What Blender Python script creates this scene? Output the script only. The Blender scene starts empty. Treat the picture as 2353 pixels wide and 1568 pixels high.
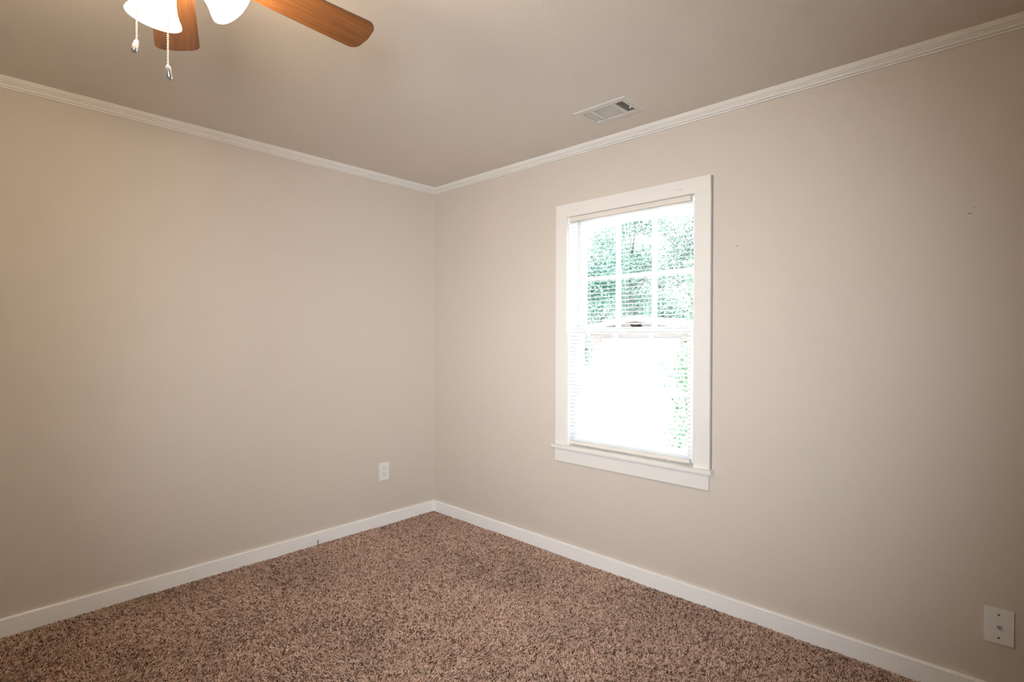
import bpy, bmesh, math, random
import numpy as np
from mathutils import Vector, Matrix

random.seed(7)
rng = np.random.default_rng(11)
S = bpy.context.scene
COL = S.collection
PI = math.pi

# ------------------------------------------------------------------ camera, world, sun, exposure
CEIL = 2.436
cam_d = bpy.data.cameras.new('camera')
cam = bpy.data.objects.new('camera', cam_d)
COL.objects.link(cam)
cam_d.sensor_fit = 'HORIZONTAL'
cam_d.sensor_width = 36.0
cam_d.lens = 1236.9 * 36.0 / 2353.0
cam_d.clip_start = 0.02
cam_d.clip_end = 300
yaw, pitch, roll = 0.753495, -0.0059566, 0.0032652
fw = Vector((math.cos(yaw) * math.cos(pitch), math.sin(yaw) * math.cos(pitch), math.sin(pitch)))
r0 = Vector((math.sin(yaw), -math.cos(yaw), 0))
u0 = r0.cross(fw)
rt = math.cos(roll) * r0 + math.sin(roll) * u0
up = -math.sin(roll) * r0 + math.cos(roll) * u0
cam.matrix_world = Matrix(((rt.x, up.x, -fw.x, -2.557924), (rt.y, up.y, -fw.y, -3.198582),
                           (rt.z, up.z, -fw.z, 1.312001), (0, 0, 0, 1)))
S.camera = cam

S.view_settings.view_transform = 'Standard'
S.view_settings.look = 'None'
S.view_settings.gamma = 1
S.view_settings.use_curve_mapping = False
S.view_settings.exposure = 0.0

SKY = 10.0          # overcast bright sky
SUN = 14.0
LAMP = 106.0        # glow of the frosted lamp shades
w = bpy.data.worlds.new('sky')
S.world = w
w.use_nodes = True
bg = w.node_tree.nodes['Background']
bg.inputs[0].default_value = (0.90, 0.97, 1.0, 1)
bg.inputs[1].default_value = SKY
sun_d = bpy.data.lights.new('sun', 'SUN')
sun_d.energy = SUN
sun_d.angle = math.radians(3)
sun_d.color = (1.0, 0.98, 0.94)
sun = bpy.data.objects.new('sun', sun_d)
COL.objects.link(sun)
sun.rotation_euler = Vector((0.45, 0.25, -0.86)).to_track_quat('-Z', 'Y').to_euler()

# soft fill light added behind the camera
KEY = 30.5
key_d = bpy.data.lights.new('back_fill', 'AREA')
key_d.shape = 'RECTANGLE'
key_d.size, key_d.size_y = 0.8, 0.8
key_d.energy = KEY
key_d.spread = math.radians(75)
key_d.color = (0.945, 1.0, 1.085)
key = bpy.data.objects.new('back_fill', key_d)
COL.objects.link(key)
key.location = (-3.0, -3.5, 1.45)
key.rotation_euler = Vector((0.775, 0.632, -0.075)).to_track_quat('-Z', 'Z').to_euler()


# ------------------------------------------------------------------ helpers
def mat(name, color, rough=0.6, metal=0.0, spec=0.5, bump=None, build=None, sheen=0):
    m = bpy.data.materials.new(name)
    m.use_nodes = True
    nt = m.node_tree
    b = nt.nodes['Principled BSDF']
    b.inputs['Base Color'].default_value = (*color, 1)
    b.inputs['Roughness'].default_value = rough
    b.inputs['Metallic'].default_value = metal
    b.inputs['Specular IOR Level'].default_value = spec
    if bump:
        scale, strength, dist = bump
        tc = nt.nodes.new('ShaderNodeTexCoord')
        no = nt.nodes.new('ShaderNodeTexNoise')
        no.inputs['Scale'].default_value = scale
        no.inputs['Detail'].default_value = 3
        bp = nt.nodes.new('ShaderNodeBump')
        bp.inputs['Strength'].default_value = strength
        bp.inputs['Distance'].default_value = dist
        nt.links.new(tc.outputs['Object'], no.inputs['Vector'])
        nt.links.new(no.outputs['Fac'], bp.inputs['Height'])
        nt.links.new(bp.outputs['Normal'], b.inputs['Normal'])
    if build:
        build(nt, b)
    return m


def link(name, bm, m, parent=None, smooth=False, loc=None, rot=None, bevel=0):
    if bevel:
        es = [e for e in bm.edges if len(e.link_faces) == 2 and e.calc_face_angle(0) > 0.6]
        bmesh.ops.bevel(bm, geom=es, offset=bevel, segments=2, affect='EDGES', profile=0.6, clamp_overlap=True)
    me = bpy.data.meshes.new(name)
    bmesh.ops.recalc_face_normals(bm, faces=bm.faces)
    bm.to_mesh(me)
    bm.free()
    for p in me.polygons:
        p.use_smooth = smooth
    ms = m if isinstance(m, (list, tuple)) else [m]
    for x in ms:
        me.materials.append(x)
    o = bpy.data.objects.new(name, me)
    COL.objects.link(o)
    if parent:
        o.parent = parent
    if loc:
        o.location = loc
    if rot:
        o.rotation_euler = rot
    return o


def empty(name, loc=(0, 0, 0), rz=0):
    o = bpy.data.objects.new(name, None)
    o.empty_display_size = 0.1
    COL.objects.link(o)
    o.location = loc
    o.rotation_euler = (0, 0, rz)
    return o


def tag(o, label=None, cat=None, group=None, kind=None):
    if label:
        o['label'] = label
    if cat:
        o['category'] = cat
    if group:
        o['group'] = group
    if kind:
        o['kind'] = kind
    return o


def struct(o, label=None):
    o['kind'] = 'structure'
    if label:
        o['label'] = label
        o['category'] = o.name.split('_')[0]
    return o


def box(bm, x0, x1, y0, y1, z0, z1, M=None):
    vs = [bm.verts.new((x, y, z)) for x in (x0, x1) for y in (y0, y1) for z in (z0, z1)]
    for f in ((0, 1, 3, 2), (4, 6, 7, 5), (0, 4, 5, 1), (2, 3, 7, 6), (0, 2, 6, 4), (1, 5, 7, 3)):
        bm.faces.new([vs[i] for i in f])
    if M is not None:
        for v in vs:
            v.co = M @ v.co
    return vs


def boxes(*bs):
    bm = bmesh.new()
    for b in bs:
        box(bm, *b)
    return bm


def lathe(bm, prof, n=40, M=None, close=True):
    rings = []
    for r, z in prof:
        if r < 1e-6:
            rings.append([bm.verts.new((0, 0, z))])
        else:
            rings.append([bm.verts.new((r * math.cos(2 * PI * i / n), r * math.sin(2 * PI * i / n), z)) for i in range(n)])
    for a, b in zip(rings, rings[1:]):
        for i in range(n):
            j = (i + 1) % n
            if len(a) == 1:
                bm.faces.new((a[0], b[i], b[j]))
            elif len(b) == 1:
                bm.faces.new((a[i], b[0], a[j]))
            else:
                bm.faces.new((a[i], b[i], b[j], a[j]))
    vs = [v for r in rings for v in r]
    if M is not None:
        for v in vs:
            v.co = M @ v.co
    return vs


def tube(bm, pts, rad, n=10, cap=True):
    pts = [Vector(p) for p in pts]
    rads = rad if isinstance(rad, (list, tuple)) else [rad] * len(pts)
    rings = []
    ref = Vector((0, 0, 1))
    for i, p in enumerate(pts):
        d = (pts[min(i + 1, len(pts) - 1)] - pts[max(i - 1, 0)]).normalized()
        a = d.cross(ref if abs(d.dot(ref)) < 0.95 else Vector((1, 0, 0))).normalized()
        b = d.cross(a)
        rings.append([bm.verts.new(p + rads[i] * (math.cos(2 * PI * k / n) * a + math.sin(2 * PI * k / n) * b)) for k in range(n)])
    for a, b in zip(rings, rings[1:]):
        for k in range(n):
            bm.faces.new((a[k], a[(k + 1) % n], b[(k + 1) % n], b[k]))
    if cap:
        bm.faces.new(rings[0])
        bm.faces.new(rings[-1])


def plate_with_holes(us, vs, holes, put, t, bm=None):
    """slab over the grid us x vs; cells named in holes stay open; put(u, v, d) places a point, d = 0 face, 1 back"""
    bm = bm or bmesh.new()
    V = {}

    def vert(i, j, d):
        k = (i, j, d)
        if k not in V:
            V[k] = bm.verts.new(put(us[i], vs[j], d * t))
        return V[k]
    full = lambda i, j: 0 <= i < len(us) - 1 and 0 <= j < len(vs) - 1 and (i, j) not in holes
    for i in range(len(us) - 1):
        for j in range(len(vs) - 1):
            if not full(i, j):
                continue
            for d in (0, 1):
                bm.faces.new((vert(i, j, d), vert(i + 1, j, d), vert(i + 1, j + 1, d), vert(i, j + 1, d)))
            for (a, b, di, dj) in (((i, j), (i + 1, j), 0, -1), ((i, j + 1), (i + 1, j + 1), 0, 1),
                                   ((i, j), (i, j + 1), -1, 0), ((i + 1, j), (i + 1, j + 1), 1, 0)):
                if not full(i + di, j + dj):
                    bm.faces.new((vert(*a, 0), vert(*b, 0), vert(*b, 1), vert(*a, 1)))
    return bm


def sweep_profile(prof, path):
    """prof: closed list of (out, up); path: points with a 2-D 'out' direction each"""
    bm = bmesh.new()
    rings = [[bm.verts.new((x + o * ox, y + o * oy, z0 + u)) for o, u in prof] for (x, y, z0, ox, oy) in path]
    n = len(prof)
    for a, b in zip(rings, rings[1:]):
        for k in range(n):
            bm.faces.new((a[k], a[(k + 1) % n], b[(k + 1) % n], b[k]))
    bm.faces.new(rings[0])
    bm.faces.new(rings[-1])
    return bm


# ------------------------------------------------------------------ materials
def paint_tex(scale, amp):
    def f(nt, b):
        col = b.inputs['Base Color'].default_value[:]
        tc = nt.nodes.new('ShaderNodeTexCoord')
        n1 = nt.nodes.new('ShaderNodeTexNoise')
        n1.inputs['Scale'].default_value = scale
        n1.inputs['Detail'].default_value = 4
        mx = nt.nodes.new('ShaderNodeMix')
        mx.data_type = 'RGBA'
        mx.inputs['A'].default_value = (*[c * (1 - amp) for c in col[:3]], 1)
        mx.inputs['B'].default_value = (*[min(1, c * (1 + amp)) for c in col[:3]], 1)
        nt.links.new(tc.outputs['Object'], n1.inputs['Vector'])
        nt.links.new(n1.outputs['Fac'], mx.inputs['Factor'])
        nt.links.new(mx.outputs['Result'], b.inputs['Base Color'])
    return f


M_WALL = mat('greige_wall_paint', (0.640, 0.575, 0.500), 0.62, spec=0.35, bump=(210, 0.32, 0.0016), build=paint_tex(3.0, 0.012))
M_CEIL = mat('ceiling_paint', (0.780, 0.715, 0.632), 0.7, spec=0.3, bump=(150, 0.35, 0.0016), build=paint_tex(4.0, 0.012))
M_TRIM = mat('white_trim_paint', (0.800, 0.765, 0.712), 0.38, spec=0.45, bump=(60, 0.08, 0.001))
M_BASE = mat('white_baseboard_paint', (0.920, 0.900, 0.865), 0.35, spec=0.45, bump=(60, 0.06, 0.001))
M_BACK = mat('grey_unseen', (0.115, 0.118, 0.120), 0.6)  # unseen walls, kept dark to cut the bounced light
M_VINYL = mat('white_vinyl', (0.90, 0.91, 0.92), 0.35)
M_SLAT = mat('white_slat', (0.88, 0.88, 0.88), 0.4)
M_RAIL = mat('ivory_rail', (0.78, 0.72, 0.64), 0.4)
M_PLATE = mat('white_plastic', (0.82, 0.80, 0.77), 0.3)
M_DARK = mat('dark_slot', (0.03, 0.027, 0.025), 0.8)
M_HOLE = mat('screw_hole_shadow', (0.10, 0.08, 0.06), 0.9)
M_STEEL = mat('brushed_steel', (0.62, 0.60, 0.57), 0.28, metal=1.0)
M_VENT = mat('vent_enamel', (0.72, 0.68, 0.62), 0.4)
M_DUCT = mat('duct_sheet_metal', (0.05, 0.045, 0.04), 0.7)
M_BRASS = mat('pale_brass', (0.86, 0.72, 0.46), 0.32, metal=0.55)
M_CHROME = mat('chrome', (0.92, 0.92, 0.92), 0.22, metal=0.9)
M_NICKEL = mat('brushed_nickel', (0.60, 0.57, 0.52), 0.3, metal=1.0)
M_BRONZE = mat('lock_bronze', (0.03, 0.03, 0.035), 0.4, metal=0.4)
M_WIRE = mat('black_wire', (0.02, 0.015, 0.012), 0.5)


def wood(nt, b):
    tc = nt.nodes.new('ShaderNodeTexCoord')
    mp = nt.nodes.new('ShaderNodeMapping')
    mp.inputs['Scale'].default_value = (1.6, 28, 28)
    no = nt.nodes.new('ShaderNodeTexNoise')
    no.inputs['Scale'].default_value = 3.2
    no.inputs['Detail'].default_value = 8
    no.inputs['Roughness'].default_value = 0.62
    no.inputs['Distortion'].default_value = 0.5
    rp = nt.nodes.new('ShaderNodeValToRGB')
    rp.color_ramp.elements[0].position = 0.30
    rp.color_ramp.elements[0].color = (0.098, 0.037, 0.011, 1)
    rp.color_ramp.elements[1].position = 0.72
    rp.color_ramp.elements[1].color = (0.215, 0.086, 0.025, 1)
    nt.links.new(tc.outputs['Object'], mp.inputs['Vector'])
    nt.links.new(mp.outputs['Vector'], no.inputs['Vector'])
    nt.links.new(no.outputs['Fac'], rp.inputs['Fac'])
    nt.links.new(rp.outputs['Color'], b.inputs['Base Color'])


M_WOOD = mat('oak_blade', (0.27, 0.11, 0.04), 0.42, spec=0.4, build=wood)
M_WOODEDGE = mat('blade_edge_band', (0.10, 0.042, 0.016), 0.5)


def glass_mat():
    m = bpy.data.materials.new('window_glass')
    m.use_nodes = True
    nt = m.node_tree
    nt.nodes.remove(nt.nodes['Principled BSDF'])
    out = nt.nodes['Material Output']
    tr = nt.nodes.new('ShaderNodeBsdfTransparent')
    tr.inputs[0].default_value = (0.96, 0.985, 0.975, 1)
    gl = nt.nodes.new('ShaderNodeBsdfGlossy')
    gl.inputs['Roughness'].default_value = 0.02
    fr = nt.nodes.new('ShaderNodeFresnel')
    fr.inputs['IOR'].default_value = 1.35
    mx = nt.nodes.new('ShaderNodeMixShader')
    nt.links.new(fr.outputs[0], mx.inputs[0])
    nt.links.new(tr.outputs[0], mx.inputs[1])
    nt.links.new(gl.outputs[0], mx.inputs[2])
    nt.links.new(mx.outputs[0], out.inputs['Surface'])
    return m


M_GLASS = glass_mat()


def lamp_mat(name, color, strength):
    m = bpy.data.materials.new(name)
    m.use_nodes = True
    b = m.node_tree.nodes['Principled BSDF']
    b.inputs['Base Color'].default_value = (0.9, 0.88, 0.84, 1)
    b.inputs['Roughness'].default_value = 0.35
    b.inputs['Emission Color'].default_value = (*color, 1)
    b.inputs['Emission Strength'].default_value = strength
    return m


LAMP_COL = (1.0, 0.80, 0.585)
M_SHADE = lamp_mat('lit_frosted_glass', LAMP_COL, LAMP)
M_BULB = lamp_mat('lit_bulb', LAMP_COL, LAMP * 2)

# ------------------------------------------------------------------ the room shell
XL, YB = -4.40, -3.62       # far ends of the room, out of the picture
T = 0.14                    # wall thickness
OY0, OY1, OZ0, OZ1 = -2.042, -1.257, 0.677, 2.034     # window opening in the right wall

fl = struct(link('floor', boxes((XL, 0, YB, 0, -0.05, 0.0)), mat('carpet_backing', (0.20, 0.13, 0.095), 0.95)))
ce = plate_with_holes([XL, -0.352, -0.208, 0.0], [YB, -1.846, -1.600, 0.0], {(1, 1)},
                      lambda u, v, d: (u, v, CEIL + d), 0.02)
ceiling = struct(link('ceiling', ce, M_CEIL))
bm = bmesh.new()
tube(bm, [(-1.2781, -1.1975, CEIL), (-1.2300, -1.1945, CEIL), (-1.1757, -1.1929, CEIL)], [0.0004, 0.0011, 0.0005], 6)
link('paint_ridge', bm, M_CEIL, ceiling)
wl = struct(link('wall_left', boxes((XL, 0.0, 0.0, T, 0, CEIL)), M_WALL))
wr = plate_with_holes([YB, OY0, OY1, T], [0.0, OZ0 - 0.0185, OZ1, CEIL], {(1, 1)}, lambda u, v, d: (d, u, v), T)
wall_right = struct(link('wall_right', wr, M_WALL))
struct(link('wall_back', boxes((XL, 0.0, YB - T, YB, 0, CEIL)), M_BACK))
struct(link('wall_side', boxes((XL - T, XL, YB - T, T, 0, CEIL)), M_BACK))

# crown moulding: flat fascia, two beads, thin lower fillet
CR = [(0, 0), (0.0140, 0), (0.0130, -0.0200), (0.0085, -0.0222), (0.0085, -0.0240), (0.0118, -0.0252), (0.0128, -0.0275), (0.0118, -0.0298),
      (0.0075, -0.0312), (0.0075, -0.0332), (0.0112, -0.0346), (0.0122, -0.0390), (0.0112, -0.0434), (0.0040, -0.0450), (0.0040, -0.0472),
      (0.0076, -0.0484), (0.0072, -0.0528), (0.0, -0.0535)]
struct(link('trim_1', sweep_profile(CR, [(XL, 0, CEIL, 0, -1), (0, 0, CEIL, -1, -1)]), M_TRIM))
struct(link('trim_2', sweep_profile(CR, [(0, 0, CEIL, -1, -1), (0, YB, CEIL, -1, 0)]), M_TRIM))
BB = [(0, 0), (0.014, 0), (0.014, 0.0845), (0.0118, 0.0885), (0.0, 0.0893)]
bb_l = struct(link('baseboard_left', sweep_profile(BB, [(XL, 0, 0, 0, -1), (0, 0, 0, -1, -1)]), M_BASE))
struct(link('baseboard_right', sweep_profile(BB, [(0, 0, 0, -1, -1), (0, YB, 0, -1, 0)]), M_BASE))


# small marks that belong to the right wall: an old anchor dent, nail holes
def wall_mark(y, z, w_, h_, name='anchor_hole'):
    bm = bmesh.new()
    n = 14
    ring = [bm.verts.new((-0.0006, y + w_ * math.cos(2 * PI * i / n), z + h_ * math.sin(2 * PI * i / n))) for i in range(n)]
    back = [bm.verts.new((0.001, v.co.y, v.co.z)) for v in ring]
    bm.faces.new(ring)
    for i in range(n):
        bm.faces.new((ring[i], ring[(i + 1) % n], back[(i + 1) % n], back[i]))
    return link(name, bm, M_HOLE, wall_right)


wall_mark(-2.2413, 1.7462, 0.0022, 0.0026, 'nail_hole')
M_DENT = mat('wall_dent', (0.36, 0.32, 0.27), 0.8)
for (y, z, a, b) in ((-3.0703, 1.7680, 0.0065, 0.0030), (-3.0822, 1.7890, 0.0030, 0.0016), (-2.2860, 1.5401, 0.0024, 0.002)):
    o = wall_mark(y, z, a, b, 'patched_dent')
    o.data.materials[0] = M_DENT

# ------------------------------------------------------------------ carpet pile
def value_noise(x, y, scale, seed):
    g = np.random.default_rng(seed).standard_normal((64, 64))
    u, v = x * scale + 20, y * scale + 20
    i, j = np.floor(u).astype(int), np.floor(v).astype(int)
    fu, fv = u - i, v - j
    fu, fv = fu * fu * (3 - 2 * fu), fv * fv * (3 - 2 * fv)
    G = lambda a, b: g[a % 64, b % 64]
    return (G(i, j) * (1 - fu) + G(i + 1, j) * fu) * (1 - fv) + (G(i, j + 1) * (1 - fu) + G(i + 1, j + 1) * fu) * fv


def make_carpet():
    sp = 0.0039
    xs = np.arange(XL + 0.016, -0.0145, sp)
    ys = np.arange(YB + 0.004, -0.0145, sp)
    X, Y = np.meshgrid(xs, ys)
    X = X.ravel() + rng.uniform(-0.5, 0.5, X.size) * sp
    Y = Y.ravel() + rng.uniform(-0.5, 0.5, Y.size) * sp
    X, Y = np.minimum(X, -0.0150), np.minimum(Y, -0.0150)
    n = X.size
    # pile leans in soft swaths with much tuft-to-tuft scatter
    lx = 0.30 * value_noise(X, Y, 2.6, 1) + 0.18 * value_noise(X, Y, 7.0, 2) + rng.normal(0, 0.55, n)
    ly = 0.30 * value_noise(X, Y, 2.6, 3) + 0.18 * value_noise(X, Y, 7.0, 4) + rng.normal(0, 0.55, n)
    hgt = 0.0125 + 0.0012 * value_noise(X, Y, 9.0, 5) + rng.normal(0, 0.0016, n)
    hgt = np.clip(hgt, 0.007, 0.018)
    near = (X > -0.024) | (Y > -0.024)
    curl = rng.normal(0, 0.0026, (n, 2))
    P = np.zeros((n, 4, 3), np.float32)
    for k, t in enumerate((0.0, 0.4, 0.75, 1.0)):
        s = t * t
        P[:, k, 0] = X + hgt * lx * s * 0.62 + curl[:, 0] * math.sin(t * PI)
        P[:, k, 1] = Y + hgt * ly * s * 0.62 + curl[:, 1] * math.sin(t * PI)
        P[:, k, 2] = hgt * t
    lim = -0.0148
    P[:, :, 0] = np.minimum(P[:, :, 0], lim)
    P[:, :, 1] = np.minimum(P[:, :, 1], lim)
    R = np.zeros((n, 4), np.float32)
    base = rng.uniform(0.0010, 0.0017, n)
    for k, f in enumerate((1.0, 1.05, 0.95, 0.55)):
        R[:, k] = base * f
    # yarn colours: tan, mid brown, dark brown
    pal = np.array([(0.72, 0.510, 0.400), (0.43, 0.270, 0.190), (0.110, 0.054, 0.031), (0.58, 0.425, 0.330)])
    cx = np.floor((X + rng.normal(0, 0.0012, n)) / 0.0060).astype(np.int64)
    cy = np.floor((Y + rng.normal(0, 0.0012, n)) / 0.0060 + 0.37 * (cx % 3)).astype(np.int64)
    hsh = ((cx * 73856093) ^ (cy * 19349663)) & 0x7fffffff
    hsh = (hsh * 1103515245 + 12345) & 0x7fffffff
    q = ((hsh >> 8) % 65536) / 65536.0 + rng.normal(0, 0.10, n) + 0.05 * value_noise(X, Y, 12.0, 9)
    idx = np.where(q < 0.34, 0, np.where(q < 0.60, 1, np.where(q < 0.80, 2, 3)))
    C = np.ones((n, 4), np.float32)
    C[:, :3] = pal[idx] * rng.uniform(0.8, 1.2, n)[:, None]
    hc = bpy.data.hair_curves.new('carpet')
    hc.add_curves([4] * n)
    hc.attributes['position'].data.foreach_set('vector', P.ravel())
    ra = hc.attributes.get('radius') or hc.attributes.new('radius', 'FLOAT', 'POINT')
    ra.data.foreach_set('value', R.ravel())
    ca = hc.attributes.new('yarn', 'FLOAT_COLOR', 'CURVE')
    ca.data.foreach_set('color', C.ravel())
    m = bpy.data.materials.new('carpet_yarn')
    m.use_nodes = True
    nt = m.node_tree
    b = nt.nodes['Principled BSDF']
    at = nt.nodes.new('ShaderNodeAttribute')
    at.attribute_name = 'yarn'
    nt.links.new(at.outputs['Color'], b.inputs['Base Color'])
    b.inputs['Roughness'].default_value = 0.85
    b.inputs['Specular IOR Level'].default_value = 0.15
    hc.materials.append(m)
    o = bpy.data.objects.new('carpet', hc)
    COL.objects.link(o)
    tag(o, 'brown and tan flecked wall-to-wall carpet pile', 'carpet', kind='stuff')


make_carpet()

# ------------------------------------------------------------------ window in the right wall
win = struct(empty('window_1', (0, -1.65, 0.677)), 'white double-hung six-over-six window with plain casing')


def wpart(name, bm, m, parent=None, **k):
    o = link(name, bm, m, parent or win, **k)
    if not parent:
        o.location = (0, 1.65, -0.677)
    return o


CT = 0.020
bm = boxes((-CT, -0.0003, -2.1215, -1.1775, 2.0245, 2.1000),                     # head board over both sides
           (-CT, -0.0003, -1.2570, -1.1772, 0.6775, 2.0242), (-CT, -0.0003, -2.1225, -2.0420, 0.6775, 2.0242))
wpart('casing', bm, M_TRIM, bevel=0.0012)
for (y, z) in ((-1.3116, 2.0605), (-1.3297, 2.0589), (-1.9515, 2.0566), (-1.9688, 2.0560)):
    bm = bmesh.new()
    lathe(bm, [(0.0, 0.0012), (0.0016, 0.0012), (0.0018, 0), (0, 0)], 12, Matrix.Translation((-CT, y, z)) @ Matrix.Rotation(-PI / 2, 4, 'Y'))
    wpart('screw_hole', bm, M_HOLE)
bm = bmesh.new()
outl = [(-0.045, -2.1390), (-0.0003, -2.1390), (-0.0003, OY0 + 0.0005), (0.060, OY0 + 0.0005), (0.060, OY1 - 0.0005), (-0.0003, OY1 - 0.0005), (-0.0003, -1.1645), (-0.045, -1.1645)]
lo = [bm.verts.new((x, y, 0.6590)) for x, y in outl]
hi = [bm.verts.new((x, y, 0.6772)) for x, y in outl]
bm.faces.new(lo)
bm.faces.new(hi)
for i in range(8):
    bm.faces.new((lo[i], lo[(i + 1) % 8], hi[(i + 1) % 8], hi[i]))
wpart('stool', bm, M_TRIM, bevel=0.0015)
wpart('shade_strip', boxes((-0.0110, -0.0003, -2.1262, -2.1228, 0.6780, 2.0980)), mat('grey_painted_shade', (0.34, 0.33, 0.31), 0.8))  # grey strip added to paint the shade on the casing's side face
bm = bmesh.new()
box(bm, -0.019, -0.0003, -2.1175, -1.1745, 0.5775, 0.6589)
wpart('apron', bm, M_TRIM, bevel=0.001)
# jamb lining with the parting stops
J = 0.006
bm = boxes((0.0, T, OY1 - J, OY1, OZ0 + 0.0004, OZ1), (0.0, T, OY0, OY0 + J, OZ0 + 0.0004, OZ1), (0.0, T, OY0, OY1, OZ1 - J, OZ1), (0.0605, T + 0.03, OY0 + J, OY1 - J, OZ0 - 0.018, OZ0 + 0.002))
wpart('jamb', bm, M_VINYL)
bm = boxes((0.0795, 0.0845, OY1 - 0.022, OY1 - J, OZ0, OZ1 - J), (0.0795, 0.0845, OY0 + J, OY0 + 0.022, OZ0, OZ1 - J))
wpart('parting_stop', bm, mat('grey_stop', (0.66, 0.64, 0.61), 0.5))


def sash(name, x0, x1, y0, y1, z0, z1, stile, top, bot, munt, zm):
    s = empty(name, (0, 0, 0))
    s.parent = win
    s.location = (0, 1.65, -0.677)
    gy0, gy1, gz0, gz1 = y0 + stile, y1 - stile, z0 + bot, z1 - top
    fr = boxes((x0, x1, y0, gy0, z0, z1), (x0, x1, gy1, y1, z0, z1), (x0, x1, gy0, gy1, z0, gz0), (x0, x1, gy0, gy1, gz1, z1))
    link('sash_frame', fr, M_VINYL, s)
    xc = (x0 + x1) / 2
    bm = bmesh.new()
    for k in (1, 2):
        yc = gy0 + (gy1 - gy0) * k / 3
        box(bm, xc - 0.011, xc + 0.011, yc - munt / 2, yc + munt / 2, gz0, gz1)
    yy = [gy0] + [gy0 + (gy1 - gy0) * k / 3 + s_ * munt / 2 for k in (1, 2) for s_ in (-1, 1)] + [gy1]
    for a, b in zip(yy[0::2], yy[1::2]):
        box(bm, xc - 0.011, xc + 0.011, a, b, zm - munt / 2, zm + munt / 2)
    link('muntin', bm, M_VINYL, s)
    link('pane', boxes((xc - 0.0015, xc + 0.0015, gy0 - 0.004, gy1 + 0.004, gz0 - 0.004, gz1 + 0.004)), M_GLASS, s)
    return s


sash('upper_sash', 0.086, 0.116, OY0 + 0.007, OY1 - 0.007, 1.338, 2.016, 0.046, 0.048, 0.036, 0.022, 1.664)
sash('lower_sash', 0.046, 0.078, OY0 + 0.007, OY1 - 0.007, 0.682, 1.374, 0.056, 0.036, 0.046, 0.022, 1.026)
# cam lock on the meeting rail
bm = bmesh.new()
box(bm, 0.046, 0.074, -1.715, -1.655, 1.374, 1.379)
lathe(bm, [(0, 0), (0.011, 0), (0.011, 0.006), (0.007, 0.009), (0, 0.009)], 20, Matrix.Translation((0.060, -1.700, 1.379)))
box(bm, 0.044, 0.060, -1.694, -1.650, 1.380, 1.386)
lathe(bm, [(0, 0), (0.007, 0), (0.008, 0.006), (0.004, 0.009), (0, 0.009)], 16, Matrix.Translation((0.052, -1.654, 1.381)))
wpart('sash_lock', bm, M_BRONZE)

# ------------------------------------------------------------------ mini blind hung inside the window
blind = tag(empty('window_blind', (0.0, -1.632, 2.03)), 'white mini blind lowered inside the window frame', 'blind')
BY0, BY1 = -2.0105, -1.2655


def bpart(name, bm, m, **k):
    o = link(name, bm, m, blind, **k)
    o.location = (0, 1.632, -2.03)
    return o


bm = bmesh.new()
box(bm, 0.002, 0.030, BY0, BY1, 1.9985, 2.0274)
bpart('headrail', bm, M_RAIL, bevel=0.001)
prof = [(-0.011, 0.0), (-0.013, 0.006), (-0.0125, 0.014), (-0.010, 0.018), (0.010, 0.018), (0.0125, 0.012), (0.012, 0.0)]
bm = bmesh.new()
ra = [bm.verts.new((0.0155 + px, BY0, 0.687 + pz)) for px, pz in prof]
rb = [bm.verts.new((0.0155 + px, BY1, 0.687 + pz)) for px, pz in prof]
bm.faces.new(ra)
bm.faces.new(rb)
for k in range(len(prof)):
    bm.faces.new((ra[k], ra[(k + 1) % len(prof)], rb[(k + 1) % len(prof)], rb[k]))
bpart('bottom_rail', bm, M_RAIL)
# slats
bm = bmesh.new()
z = 0.724
tilt = math.radians(11)
pitch_s = 0.0222
zs = []
while z < 1.990:
    zs.append(z)
    a, b = [], []
    for y, L in ((BY0 + 0.001, a), (BY1 - 0.001, b)):
        top, bot = [], []
        for t in (-1, -0.5, 0, 0.5, 1):
            u, h = t * 0.0125, 0.0016 * (1 - t * t)
            x_, z_ = u * math.cos(tilt) - h * math.sin(tilt), u * math.sin(tilt) + h * math.cos(tilt)
            top.append(bm.verts.new((0.0158 + x_, y, z + z_ + 0.00025)))
            bot.append(bm.verts.new((0.0158 + x_, y, z + z_ - 0.00025)))
        L.extend(top + bot[::-1])
    n = len(a)
    for k in range(n):
        bm.faces.new((a[k], a[(k + 1) % n], b[(k + 1) % n], b[k]))
    bm.faces.new(a)
    bm.faces.new(b)
    z += pitch_s
bpart('slats', bm, M_SLAT)
for y in (-1.3925, -1.6425, -1.8760):
    bm = bmesh.new()
    tube(bm, [(0.0022, y, 2.0), (0.0022, y, 0.70)], 0.0006, 6)
    tube(bm, [(0.0292, y, 2.0), (0.0292, y, 0.70)], 0.0006, 6)
    for zz in zs:
        box(bm, 0.0022, 0.0292, y - 0.0006, y + 0.0006, zz - 0.0035, zz - 0.0028)
    bpart('ladder_cord', bm, M_SLAT)
    bm = bmesh.new()
    lathe(bm, [(0, -0.003), (0.004, -0.003), (0.005, 0.0), (0, 0.0)], 14, Matrix.Translation((0.011, y, 0.687)))
    bpart('cord_button', bm, mat('button_grey', (0.12, 0.12, 0.13), 0.5))

# ------------------------------------------------------------------ ceiling register
vent = tag(empty('ceiling_vent', (-0.28, -1.717, CEIL)), 'white three-way air register set in the ceiling', 'vent')


def vpart(name, bm, m, parent=None, **k):
    o = link(name, bm, m, parent or vent, **k)
    if not parent:
        o.location = (0.28, 1.717, -CEIL)
    return o


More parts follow.
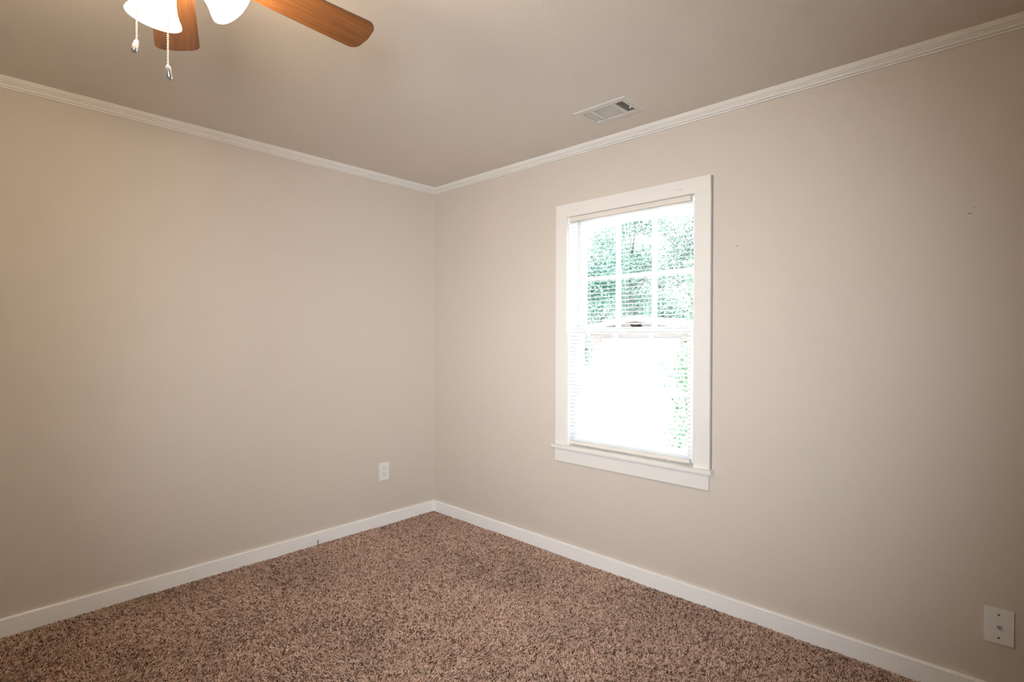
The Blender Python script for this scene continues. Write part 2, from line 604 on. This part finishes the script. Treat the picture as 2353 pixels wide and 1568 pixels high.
vx0, vx1, vy0, vy1 = -0.384, -0.181, -1.866, -1.570
us = [vx0, -0.3475, -0.3150, -0.2500, -0.2140, vx1]
vs_ = [vy0, -1.8425, -1.8385, -1.8310, -1.7885, -1.7715, -1.6625, -1.6450, -1.6035, vy1]
holes = {(1, 3), (2, 3), (3, 3), (1, 5), (2, 5), (3, 5), (1, 7), (2, 7), (3, 7), (2, 1)}
bm = plate_with_holes(us, vs_, holes, lambda u, v, d: (u, v, CEIL - 0.0055 + d), 0.005)
for v in bm.verts:      # raised face, edges slope back to the ceiling
    if v.co.z < CEIL - 0.003 and (v.co.x in (vx0, vx1) or min(abs(v.co.x - vx0), abs(v.co.x - vx1)) < 1e-6 or min(abs(v.co.y - vy0), abs(v.co.y - vy1)) < 1e-6):
        v.co.x += 0.004 * (1 if abs(v.co.x - vx0) < 1e-6 else -1 if abs(v.co.x - vx1) < 1e-6 else 0)
        v.co.y += 0.004 * (1 if abs(v.co.y - vy0) < 1e-6 else -1 if abs(v.co.y - vy1) < 1e-6 else 0)
vpart('face_plate', bm, M_VENT)


def fin(bm, c, length, along, ang, wdt=0.0125):
    R = Matrix.Rotation(ang, 4, 'X' if along == 'x' else 'Y')
    h = length / 2
    if along == 'x':
        box(bm, -h, h, -wdt / 2, wdt / 2, -0.0004, 0.0004, Matrix.Translation(c) @ R)
    else:
        box(bm, -wdt / 2, wdt / 2, -h, h, -0.0004, 0.0004, Matrix.Translation(c) @ R)


xm, ym = -0.28075, -1.717
zf = CEIL + 0.0005
bm = bmesh.new()
for k in range(4):
    fin(bm, (xm, -1.6095 - k * 0.0103, zf), 0.133, 'x', math.radians(-12), 0.0070)
vpart('louver', bm, M_VENT)
bm = bmesh.new()
for k in range(13):
    fin(bm, (-0.3425 + k * 0.0103, ym, zf), 0.109, 'y', math.radians(10), 0.0060)
vpart('louver', bm, M_VENT)
bm = bmesh.new()
for k in range(4):
    fin(bm, (xm, -1.7940 - k * 0.0104, zf), 0.133, 'x', math.radians(29), 0.0115)
vpart('louver', bm, M_VENT)
vpart('lever', boxes((-0.2900, -0.2835, -1.8415, -1.8395, CEIL - 0.019, CEIL + 0.004), (-0.2915, -0.2820, -1.8420, -1.8360, CEIL - 0.0205, CEIL - 0.016)), M_PLATE, bevel=0.0006)
for (x, y) in ((-0.2731, -1.5775), (-0.2847, -1.8565)):
    bm = bmesh.new()
    lathe(bm, [(0, -0.0016), (0.0030, -0.0012), (0.0036, 0), (0, 0)], 14, Matrix.Translation((x, y, CEIL - 0.0055)))
    vpart('screw', bm, M_STEEL)
bm = bmesh.new()
D = 0.006
box(bm, -0.350, -0.348, -1.845, -1.601, CEIL + D, CEIL + 0.13)
box(bm, -0.212, -0.210, -1.845, -1.601, CEIL + D, CEIL + 0.13)
box(bm, -0.350, -0.210, -1.845, -1.843, CEIL + D, CEIL + 0.13)
box(bm, -0.350, -0.210, -1.603, -1.601, CEIL + D, CEIL + 0.13)
box(bm, -0.350, -0.210, -1.845, -1.601, CEIL + 0.128, CEIL + 0.13)
vpart('duct', bm, M_DUCT)

# ------------------------------------------------------------------ duplex outlet on the left wall
ol = tag(empty('electrical_outlet', (-0.4445, 0, 0.384)), 'white duplex electrical outlet low on the wall near the corner', 'outlet')
bm = bmesh.new()
box(bm, -0.0390, 0.0390, -0.0052, -0.0002, -0.0605, 0.0605)
link('cover_plate', bm, M_PLATE, ol, bevel=0.0018)
for s in (1, -1):
    zc = 0.0195 * s
    bm = bmesh.new()
    n = 28
    ring = []
    for i in range(n):
        a = 2 * PI * i / n
        ring.append((0.0172 * math.cos(a), max(-0.0140, min(0.0140, 0.0172 * math.sin(a)))))
    f = [bm.verts.new((x, -0.0066, zc + z_)) for x, z_ in ring]
    b = [bm.verts.new((x, -0.0050, zc + z_)) for x, z_ in ring]
    bm.faces.new(f)
    for i in range(n):
        bm.faces.new((f[i], f[(i + 1) % n], b[(i + 1) % n], b[i]))
    sk = link('socket', bm, M_PLATE, ol)
    bm = boxes((-0.0078, -0.0054, -0.0069, -0.0060, zc + 0.0005, zc + 0.0095), (0.0054, 0.0078, -0.0069, -0.0060, zc + 0.0015, zc + 0.0085))
    lathe(bm, [(0, 0), (0.0026, 0), (0.0026, 0.0009), (0, 0.0009)], 14, Matrix.Translation((0, -0.0060, zc - 0.0080)) @ Matrix.Rotation(PI / 2, 4, 'X'))
    link('slot', bm, M_DARK, sk)
bm = bmesh.new()
lathe(bm, [(0, 0), (0.0032, 0), (0.0026, 0.0012), (0, 0.0014)], 16, Matrix.Translation((0, -0.0052, 0)) @ Matrix.Rotation(PI / 2, 4, 'X'))
link('screw', bm, M_PLATE, ol)

# ------------------------------------------------------------------ cable jack plate on the right wall
cp = tag(empty('cable_jack_plate', (0, -3.1583, 0.3005)), 'white cable jack wall plate low on the right wall', 'wall plate')
bm = bmesh.new()
box(bm, -0.0055, -0.0002, -0.0392, 0.0392, -0.0610, 0.0610)
link('cover_plate', bm, M_PLATE, cp, bevel=0.002)
RX = Matrix.Rotation(-PI / 2, 4, 'Y')
for zz in (0.0405, -0.0405):
    bm = bmesh.new()
    lathe(bm, [(0, 0), (0.0036, 0), (0.0030, 0.0013), (0, 0.0016)], 18, Matrix.Translation((-0.0055, 0, zz)) @ RX)
    link('screw', bm, mat('worn_screw', (0.22, 0.20, 0.18), 0.5, metal=0.6), cp)
bm = bmesh.new()
lathe(bm, [(0, 0), (0.0060, 0), (0.0060, 0.0025), (0.0046, 0.0025), (0.0046, 0.0100), (0.0024, 0.0100), (0.0024, 0.004), (0, 0.004)], 6, Matrix.Translation((-0.0055, 0, 0)) @ RX)
link('coaxial_jack', bm, M_STEEL, cp)

# ------------------------------------------------------------------ stub of wire by the left baseboard
bm = bmesh.new()
tube(bm, [(-0.9355, -0.0175, 0.004), (-0.9356, -0.0178, 0.022), (-0.9350, -0.0176, 0.034), (-0.9330, -0.0172, 0.041)], 0.0022, 8)
tube(bm, [(-0.9350, -0.0176, 0.030), (-0.9372, -0.0174, 0.038)], 0.0016, 8)
wire = link('wire_stub', bm, M_WIRE)
tag(wire, 'short black wire end poking up between carpet and left baseboard', 'wire')

# ------------------------------------------------------------------ ceiling fan with three lamps
FX, FY = -2.203, -1.793
BZ = 2.200
fan = tag(empty('ceiling_fan', (FX, FY, CEIL)), 'five-blade wooden ceiling fan with lit frosted bell lamp shades', 'ceiling fan')


def fpart(name, bm, m, parent=None, smooth=True, z0=0.0, **k):
    return link(name, bm, m, parent or fan, smooth=smooth, **k)


zr = lambda z: z - CEIL
bm = bmesh.new()
lathe(bm, [(0, zr(2.436)), (0.070, zr(2.4355)), (0.072, zr(2.420)), (0.062, zr(2.395)), (0.050, zr(2.380)), (0, zr(2.380))], 48)
fpart('canopy', bm, M_NICKEL)
bm = bmesh.new()
lathe(bm, [(0, zr(2.3805)), (0.055, zr(2.380)), (0.100, zr(2.365)), (0.118, zr(2.335)), (0.120, zr(2.285)), (0.108, zr(2.245)), (0.080, zr(2.228)), (0, zr(2.226))], 56)
fpart('motor_housing', bm, M_NICKEL)
bm = bmesh.new()
lathe(bm, [(0, zr(2.2265)), (0.062, zr(2.226)), (0.066, zr(2.210)), (0.066, zr(2.192)), (0.050, zr(2.184)), (0.046, zr(2.172)), (0.052, zr(2.160)),
           (0.054, zr(2.128)), (0.046, zr(2.112)), (0.020, zr(2.104)), (0.010, zr(2.096)), (0, zr(2.094))], 48)
fpart('light_fitter', bm, M_NICKEL)

# blade mesh along local +x, bottom face at z = 0, rounded corners
R_TIP, R_ROOT = 0.520, 0.150
def blade_outline():
    W1, W0 = 0.0595, 0.0475
    cr = 0.030
    pts = []
    for s in (1,):
        pass
    pts.append((R_ROOT, -W0 + 0.012))
    pts.append((R_ROOT + 0.012, -W0))
    for k in range(9):
        a = -PI / 2 + (PI / 2) * k / 8
        pts.append((R_TIP - 0.004 - cr + cr * math.cos(a), -W1 + cr + cr * math.sin(a)))
    pts.append((R_TIP, 0.0))
    for k in range(9):
        a = (PI / 2) * k / 8
        pts.append((R_TIP - 0.004 - cr + cr * math.cos(a), W1 - cr + cr * math.sin(a)))
    pts.append((R_ROOT + 0.012, W0))
    pts.append((R_ROOT, W0 - 0.012))
    return pts


def blade_mesh():
    bm = bmesh.new()
    pts = blade_outline()
    lo = [bm.verts.new((x, y, -0.0024)) for x, y in pts]
    hi = [bm.verts.new((x, y, 0.0024)) for x, y in pts]
    bm.faces.new(lo[::-1])
    bm.faces.new(hi)
    for i in range(len(pts)):
        j = (i + 1) % len(pts)
        f = bm.faces.new((lo[i], lo[j], hi[j], hi[i]))
        f.material_index = 1
    return bm


PHASE = math.radians(0.6)
proto = None
for k in range(5):
    a = PHASE + k * 2 * PI / 5
    if proto is None:
        bl = link('blade', blade_mesh(), [M_WOOD, M_WOODEDGE], fan)
        bm = bmesh.new()
        box(bm, 0.085, 0.170, -0.016, 0.016, 0.0035, 0.0075)
        box(bm, 0.150, 0.215, -0.034, 0.034, 0.0032, 0.0062)
        for (x, y) in ((0.165, 0.02), (0.165, -0.02), (0.200, 0.0)):
            lathe(bm, [(0, -0.0048), (0.003, -0.0042), (0.0038, -0.003), (0, -0.003)], 12, Matrix.Translation((x, y, 0)))
        ir = link('blade_iron', bm, M_NICKEL, bl)
        proto = (bl, ir)
    else:
        bl = proto[0].copy()
        COL.objects.link(bl)
        bl.parent = fan
        ir = proto[1].copy()
        COL.objects.link(ir)
        ir.parent = bl
    bl.location = (0, 0, zr(BZ))
    bl.rotation_euler = Matrix.Rotation(a, 4, 'Z').to_3x3().__matmul__(Matrix.Rotation(math.radians(-12.4), 4, 'X').to_3x3()).to_euler()

# lamp shades
AZ0, ZN, RN, TILT, SL, RM = math.radians(87.5), 2.167, 0.048, math.radians(47.8), 0.116, 0.0595
sh_prof = [(0.026, 0.0), (0.0325, 0.014), (0.0352, 0.030), (0.0370, 0.050), (0.0402, 0.070), (0.0455, 0.088), (0.0520, 0.102), (0.0575, 0.111), (RM, SL)]
first = None
for k in range(3):
    az = AZ0 - k * 2 * PI / 3
    if first is None:
        bm = bmesh.new()
        inner = [(r - 0.003, z_) for r, z_ in sh_prof[::-1]]
        lathe(bm, sh_prof + inner, 48)
        sh = link('lamp_shade', bm, M_SHADE, fan, smooth=True)
        bm = bmesh.new()
        lathe(bm, [(0, 0.02), (0.012, 0.022), (0.014, 0.04), (0.022, 0.062), (0.024, 0.078), (0.016, 0.094), (0, 0.100)], 24)
        bu = link('bulb', bm, M_BULB, sh, smooth=True)
        bm = bmesh.new()
        lathe(bm, [(0, -0.030), (0.012, -0.030), (0.014, -0.012), (0.029, -0.006), (0.030, 0.010), (0.0265, 0.012), (0.0, 0.012)], 32)
        so = link('lamp_holder', bm, M_NICKEL, sh, smooth=True)
        first = (sh, bu, so)
    else:
        sh = first[0].copy()
        COL.objects.link(sh)
        sh.parent = fan
        for q in first[1:]:
            c = q.copy()
            COL.objects.link(c)
            c.parent = sh
    ax = Vector((math.cos(az) * math.sin(TILT), math.sin(az) * math.sin(TILT), -math.cos(TILT)))
    sh.location = (RN * math.cos(az), RN * math.sin(az), zr(ZN))
    sh.rotation_euler = ax.to_track_quat('Z', 'Y').to_euler()

# pull chains with metal fobs
def sphere(bm, c, r, seg=8):
    bmesh.ops.create_uvsphere(bm, u_segments=seg, v_segments=6, radius=r, matrix=Matrix.Translation(c))


for (dx, dy, ztop, zend, zfob, lean) in ((-0.0598, -0.011, 2.122, 1.953, 1.926, 0.22), (-0.0133, -0.0605, 2.122, 1.899, 1.871, -0.16)):
    bm = bmesh.new()
    rr = math.hypot(dx, dy)
    bx = Vector((dx, dy, 0))
    tube(bm, [bx * 0.82 + Vector((0, 0, zr(2.128))), bx * 0.95 + Vector((0, 0, zr(2.128))), bx + Vector((0, 0, zr(2.121)))], 0.0032, 10)
    z = ztop
    while z > zend:
        sphere(bm, (dx, dy, zr(z)), 0.0021)
        z -= 0.0046
    tube(bm, [(dx, dy, zr(ztop)), (dx, dy, zr(zend))], 0.0006, 6)
    ch = link('pull_chain', bm, M_BRASS, fan, smooth=True)
    bm = bmesh.new()
    L = zend - zfob
    lathe(bm, [(0, 0.001), (0.0030, 0.0005), (0.0052, -0.003), (0.0060, -0.009), (0.0060, -L * 0.72), (0.0054, -L), (0.0044, -L), (0.0046, -L * 0.6), (0, -L * 0.55)], 20)
    fo = link('chain_fob', bm, M_CHROME, ch, smooth=True, loc=(dx, dy, zr(zend)), rot=(0.0, lean, 0.4))

# ------------------------------------------------------------------ outdoors, seen through the window
GZ = -0.55
M_LAWN = mat('pale_dry_ground', (0.62, 0.60, 0.55), 0.9, build=paint_tex(0.6, 0.15))
gr = link('ground', boxes((0.9, 60, -30, 60, GZ - 0.1, GZ)), M_LAWN)
struct(gr)

shed = tag(empty('garden_shed', (14.0, 6.30, GZ)), 'low gabled shed with white fascia beyond the window', 'shed')
sy0, sy1, sx0, sx1 = -2.25, 2.30, 0.0, 4.0
ez, az_ = 2.20, 2.56
bm = bmesh.new()
fr = [bm.verts.new((sx0, y, z_)) for y, z_ in ((sy0, 0), (sy1, 0), (sy1, ez), (0, az_), (sy0, ez))]
bk = [bm.verts.new((sx1, v.co.y, v.co.z)) for v in fr]
bm.faces.new(fr)
bm.faces.new(bk)
for i in range(5):
    bm.faces.new((fr[i], fr[(i + 1) % 5], bk[(i + 1) % 5], bk[i]))
link('wall', bm, mat('weathered_red_siding', (0.135, 0.108, 0.110), 0.8), shed)
bm = bmesh.new()
for s, ye in ((1, sy1 + 0.25), (-1, sy0 - 0.25)):
    z_e = ez - 0.25 * (az_ - ez) / 2.3
    vs2 = [bm.verts.new(c) for c in ((sx0 - 0.3, 0, az_ + 0.01), (sx0 - 0.3, ye, z_e), (sx1 + 0.3, ye, z_e), (sx1 + 0.3, 0, az_ + 0.01))]
    vt = [bm.verts.new(v.co + Vector((0, 0, 0.06))) for v in vs2]
    bm.faces.new(vs2)
    bm.faces.new(vt)
    for i in range(4):
        bm.faces.new((vs2[i], vs2[(i + 1) % 4], vt[(i + 1) % 4], vt[i]))
link('roof', bm, mat('grey_shingle', (0.10, 0.11, 0.115), 0.9), shed)
bm = bmesh.new()
for s, ye in ((1, sy1 + 0.25), (-1, sy0 - 0.25)):
    z_e = ez - 0.25 * (az_ - ez) / 2.3
    c = [(sx0 - 0.34, 0, az_ + 0.08), (sx0 - 0.34, ye, z_e + 0.08), (sx0 - 0.34, ye, z_e - 0.10), (sx0 - 0.34, 0, az_ - 0.10)]
    A = [bm.verts.new(q) for q in c]
    B = [bm.verts.new((q[0] + 0.03, q[1], q[2])) for q in c]
    bm.faces.new(A)
    bm.faces.new(B)
    for i in range(4):
        bm.faces.new((A[i], A[(i + 1) % 4], B[(i + 1) % 4], B[i]))
link('fascia', bm, mat('white_fascia', (0.8, 0.8, 0.8), 0.6), shed)
link('garage_door', boxes((sx0 - 0.05, sx0 - 0.005, -1.5, 1.5, 0, 1.86)), mat('white_door', (0.82, 0.82, 0.82), 0.5), shed)


def leaf_mat(name, col, var):
    def f(nt, b):
        g = nt.nodes.new('ShaderNodeNewGeometry')
        rp = nt.nodes.new('ShaderNodeValToRGB')
        rp.color_ramp.elements[0].color = (*[c * (1 - var) for c in col], 1)
        rp.color_ramp.elements[1].color = (*[min(1, c * (1 + var)) for c in col], 1)
        nt.links.new(g.outputs['Random Per Island'], rp.inputs['Fac'])
        nt.links.new(rp.outputs['Color'], b.inputs['Base Color'])
        b.inputs['Transmission Weight'].default_value = 0
    return mat(name, col, 0.6, spec=0.3, build=f)


def foliage(name, blobs, n, size, m, parent, seed):
    g = np.random.default_rng(seed)
    vol = np.array([b[3] * b[4] * b[5] for b in blobs])
    cnt = np.maximum(1, (n * vol / vol.sum())).astype(int)
    pts = []
    for b, c in zip(blobs, cnt):
        d = g.standard_normal((c, 3))
        d /= np.linalg.norm(d, axis=1)[:, None]
        r = g.uniform(0, 1, c) ** 0.45
        pts.append(np.array(b[:3]) + d * r[:, None] * np.array(b[3:6]))
    P = np.concatenate(pts)
    N = len(P)
    a = g.standard_normal((N, 3))
    a /= np.linalg.norm(a, axis=1)[:, None]
    b_ = np.cross(a, g.standard_normal((N, 3)))
    b_ /= np.linalg.norm(b_, axis=1)[:, None]
    s = size * g.uniform(0.6, 1.3, N)[:, None]
    nrm = np.cross(a, b_)
    # a leaf: pointed six-cornered blade, folded along the midrib
    q = [(-0.5, 0, 0), (-0.15, 0.24, 0.06), (0.2, 0.2, 0.05), (0.55, 0, 0), (0.2, -0.2, 0.05), (-0.15, -0.24, 0.06)]
    V = np.stack([P + s * (u * a + v * b_ + w_ * nrm) for u, v, w_ in q], 1).reshape(-1, 3)
    F = np.arange(N)[:, None] * 6 + np.array([[0, 1, 2, 3], [0, 3, 4, 5]]).reshape(1, 8)
    me = bpy.data.meshes.new(name)
    me.vertices.add(len(V))
    me.vertices.foreach_set('co', V.astype(np.float32).ravel())
    me.loops.add(N * 8)
    me.loops.foreach_set('vertex_index', F.astype(np.int32).ravel())
    me.polygons.add(N * 2)
    me.polygons.foreach_set('loop_start', np.arange(0, N * 8, 4, dtype=np.int32))
    me.polygons.foreach_set('loop_total', np.full(N * 2, 4, np.int32))
    me.update(calc_edges=True)
    me.validate()
    me.materials.append(m)
    o = bpy.data.objects.new(name, me)
    COL.objects.link(o)
    o.parent = parent
    return o


M_BARK = mat('bark', (0.085, 0.095, 0.092), 0.9)
M_LEAF_D = leaf_mat('deep_green_leaf', (0.082, 0.150, 0.128), 0.45)
M_LEAF_M = leaf_mat('mid_green_leaf', (0.110, 0.178, 0.152), 0.35)
M_LEAF_P = leaf_mat('pale_green_leaf', (0.138, 0.188, 0.170), 0.22)
M_LEAF_S = leaf_mat('shrub_leaf', (0.085, 0.150, 0.095), 0.4)


def tree(label, x, y, h, crown, trunk_r, m, n, size, seed, group):
    t = tag(empty('leafy_tree', (x, y, GZ)), label, 'tree', group)
    g = random.Random(seed)
    bm = bmesh.new()
    tube(bm, [(0, 0, 0), (0.05, 0.03, h * 0.3), (-0.04, 0.06, h * 0.55), (0, 0, h * 0.85)], [trunk_r, trunk_r * 0.8, trunk_r * 0.55, trunk_r * 0.2], 10)
    for i in range(7):
        a = g.uniform(0, 2 * PI)
        z0 = h * g.uniform(0.25, 0.65)
        L = h * g.uniform(0.18, 0.32)
        tube(bm, [(0, 0, z0), (L * 0.5 * math.cos(a), L * 0.5 * math.sin(a), z0 + L * 0.35), (L * math.cos(a), L * math.sin(a), z0 + L * 0.9)], [trunk_r * 0.4, trunk_r * 0.25, trunk_r * 0.08], 7)
    link('trunk', bm, M_BARK, t)
    foliage('crown', crown, n, size, m, t, seed)
    return t


def blobs(h, r, k, seed, low=0.2):
    g = random.Random(seed)
    out = []
    for i in range(k):
        a, q, z_ = g.uniform(0, 2 * PI), r * math.sqrt(g.uniform(0, 1)) * 0.75, h * g.uniform(low, 0.95)
        s = r * g.uniform(0.28, 0.5)
        out.append((q * math.cos(a), q * math.sin(a), z_, s, s, s * 0.8))
    return out


GT = 'trees beyond the shed'
tree('dark dense tree behind the left end of the shed', 17.5, 11.2, 6.0, blobs(6.0, 2.0, 15, 3), 0.16, M_LEAF_D, 11000, 0.13, 21, GT)
tree('mid green tree rising behind the shed ridge', 23.0, 12.0, 9.5, blobs(9.5, 2.3, 18, 4), 0.17, M_LEAF_M, 9000, 0.15, 22, GT)
tree('pale green tree beyond the right end of the shed', 22.0, 6.4, 9.0, blobs(9.0, 3.0, 40, 5, 0.12), 0.15, M_LEAF_P, 22000, 0.15, 23, GT)
tree('broad pale tree between the two nearer ones and the horizon', 46.0, 22.0, 11.0, blobs(11.0, 4.6, 36, 8, 0.1), 0.2, M_LEAF_P, 14000, 0.26, 25, GT)
tree('hazy pale tree farthest back behind the dark tree', 33.0, 20.5, 10.0, blobs(10.0, 4.6, 34, 6, 0.1), 0.26, M_LEAF_P, 14000, 0.26, 24, GT)

sb = tag(empty('leafy_shrub', (3.4, -0.58, GZ)), 'bright green shrub outside close to the right side of the window', 'shrub')
bm = bmesh.new()
g = random.Random(5)
for i in range(9):
    a = g.uniform(0, 2 * PI)
    L = g.uniform(0.15, 0.35)
    hh = g.uniform(1.2, 2.4)
    tube(bm, [(0.05 * math.cos(a), 0.05 * math.sin(a), 0), (L * 0.6 * math.cos(a), L * 0.6 * math.sin(a), hh * 0.6), (L * math.cos(a), L * math.sin(a), hh)], [0.008, 0.006, 0.003], 6)
link('stem', bm, M_BARK, sb)
foliage('foliage', [(0.0, 0.05 - 0.03 * i, 0.45 + 0.42 * i, 0.42, 0.46 - 0.03 * i, 0.34) for i in range(6)] + [(0.0, 0.20, 1.35, 0.36, 0.34, 0.42), (0.0, 0.14, 0.75, 0.36, 0.30, 0.3)], 2200, 0.065, M_LEAF_S, sb, 31)

hb = tag(empty('round_bush', (12.0, 7.22, GZ)), 'small bush standing before the left end of the shed', 'bush')
bm = bmesh.new()
for i in range(5):
    a = i * 1.3
    tube(bm, [(0, 0, 0), (0.08 * math.cos(a), 0.08 * math.sin(a), 0.9), (0.15 * math.cos(a), 0.15 * math.sin(a), 1.6)], [0.012, 0.008, 0.004], 6)
link('stem', bm, M_BARK, hb)
foliage('foliage', [(0, 0, 1.15 + 0.3 * i, 0.34, 0.34, 0.3) for i in range(3)], 900, 0.09, M_LEAF_M, hb, 41)
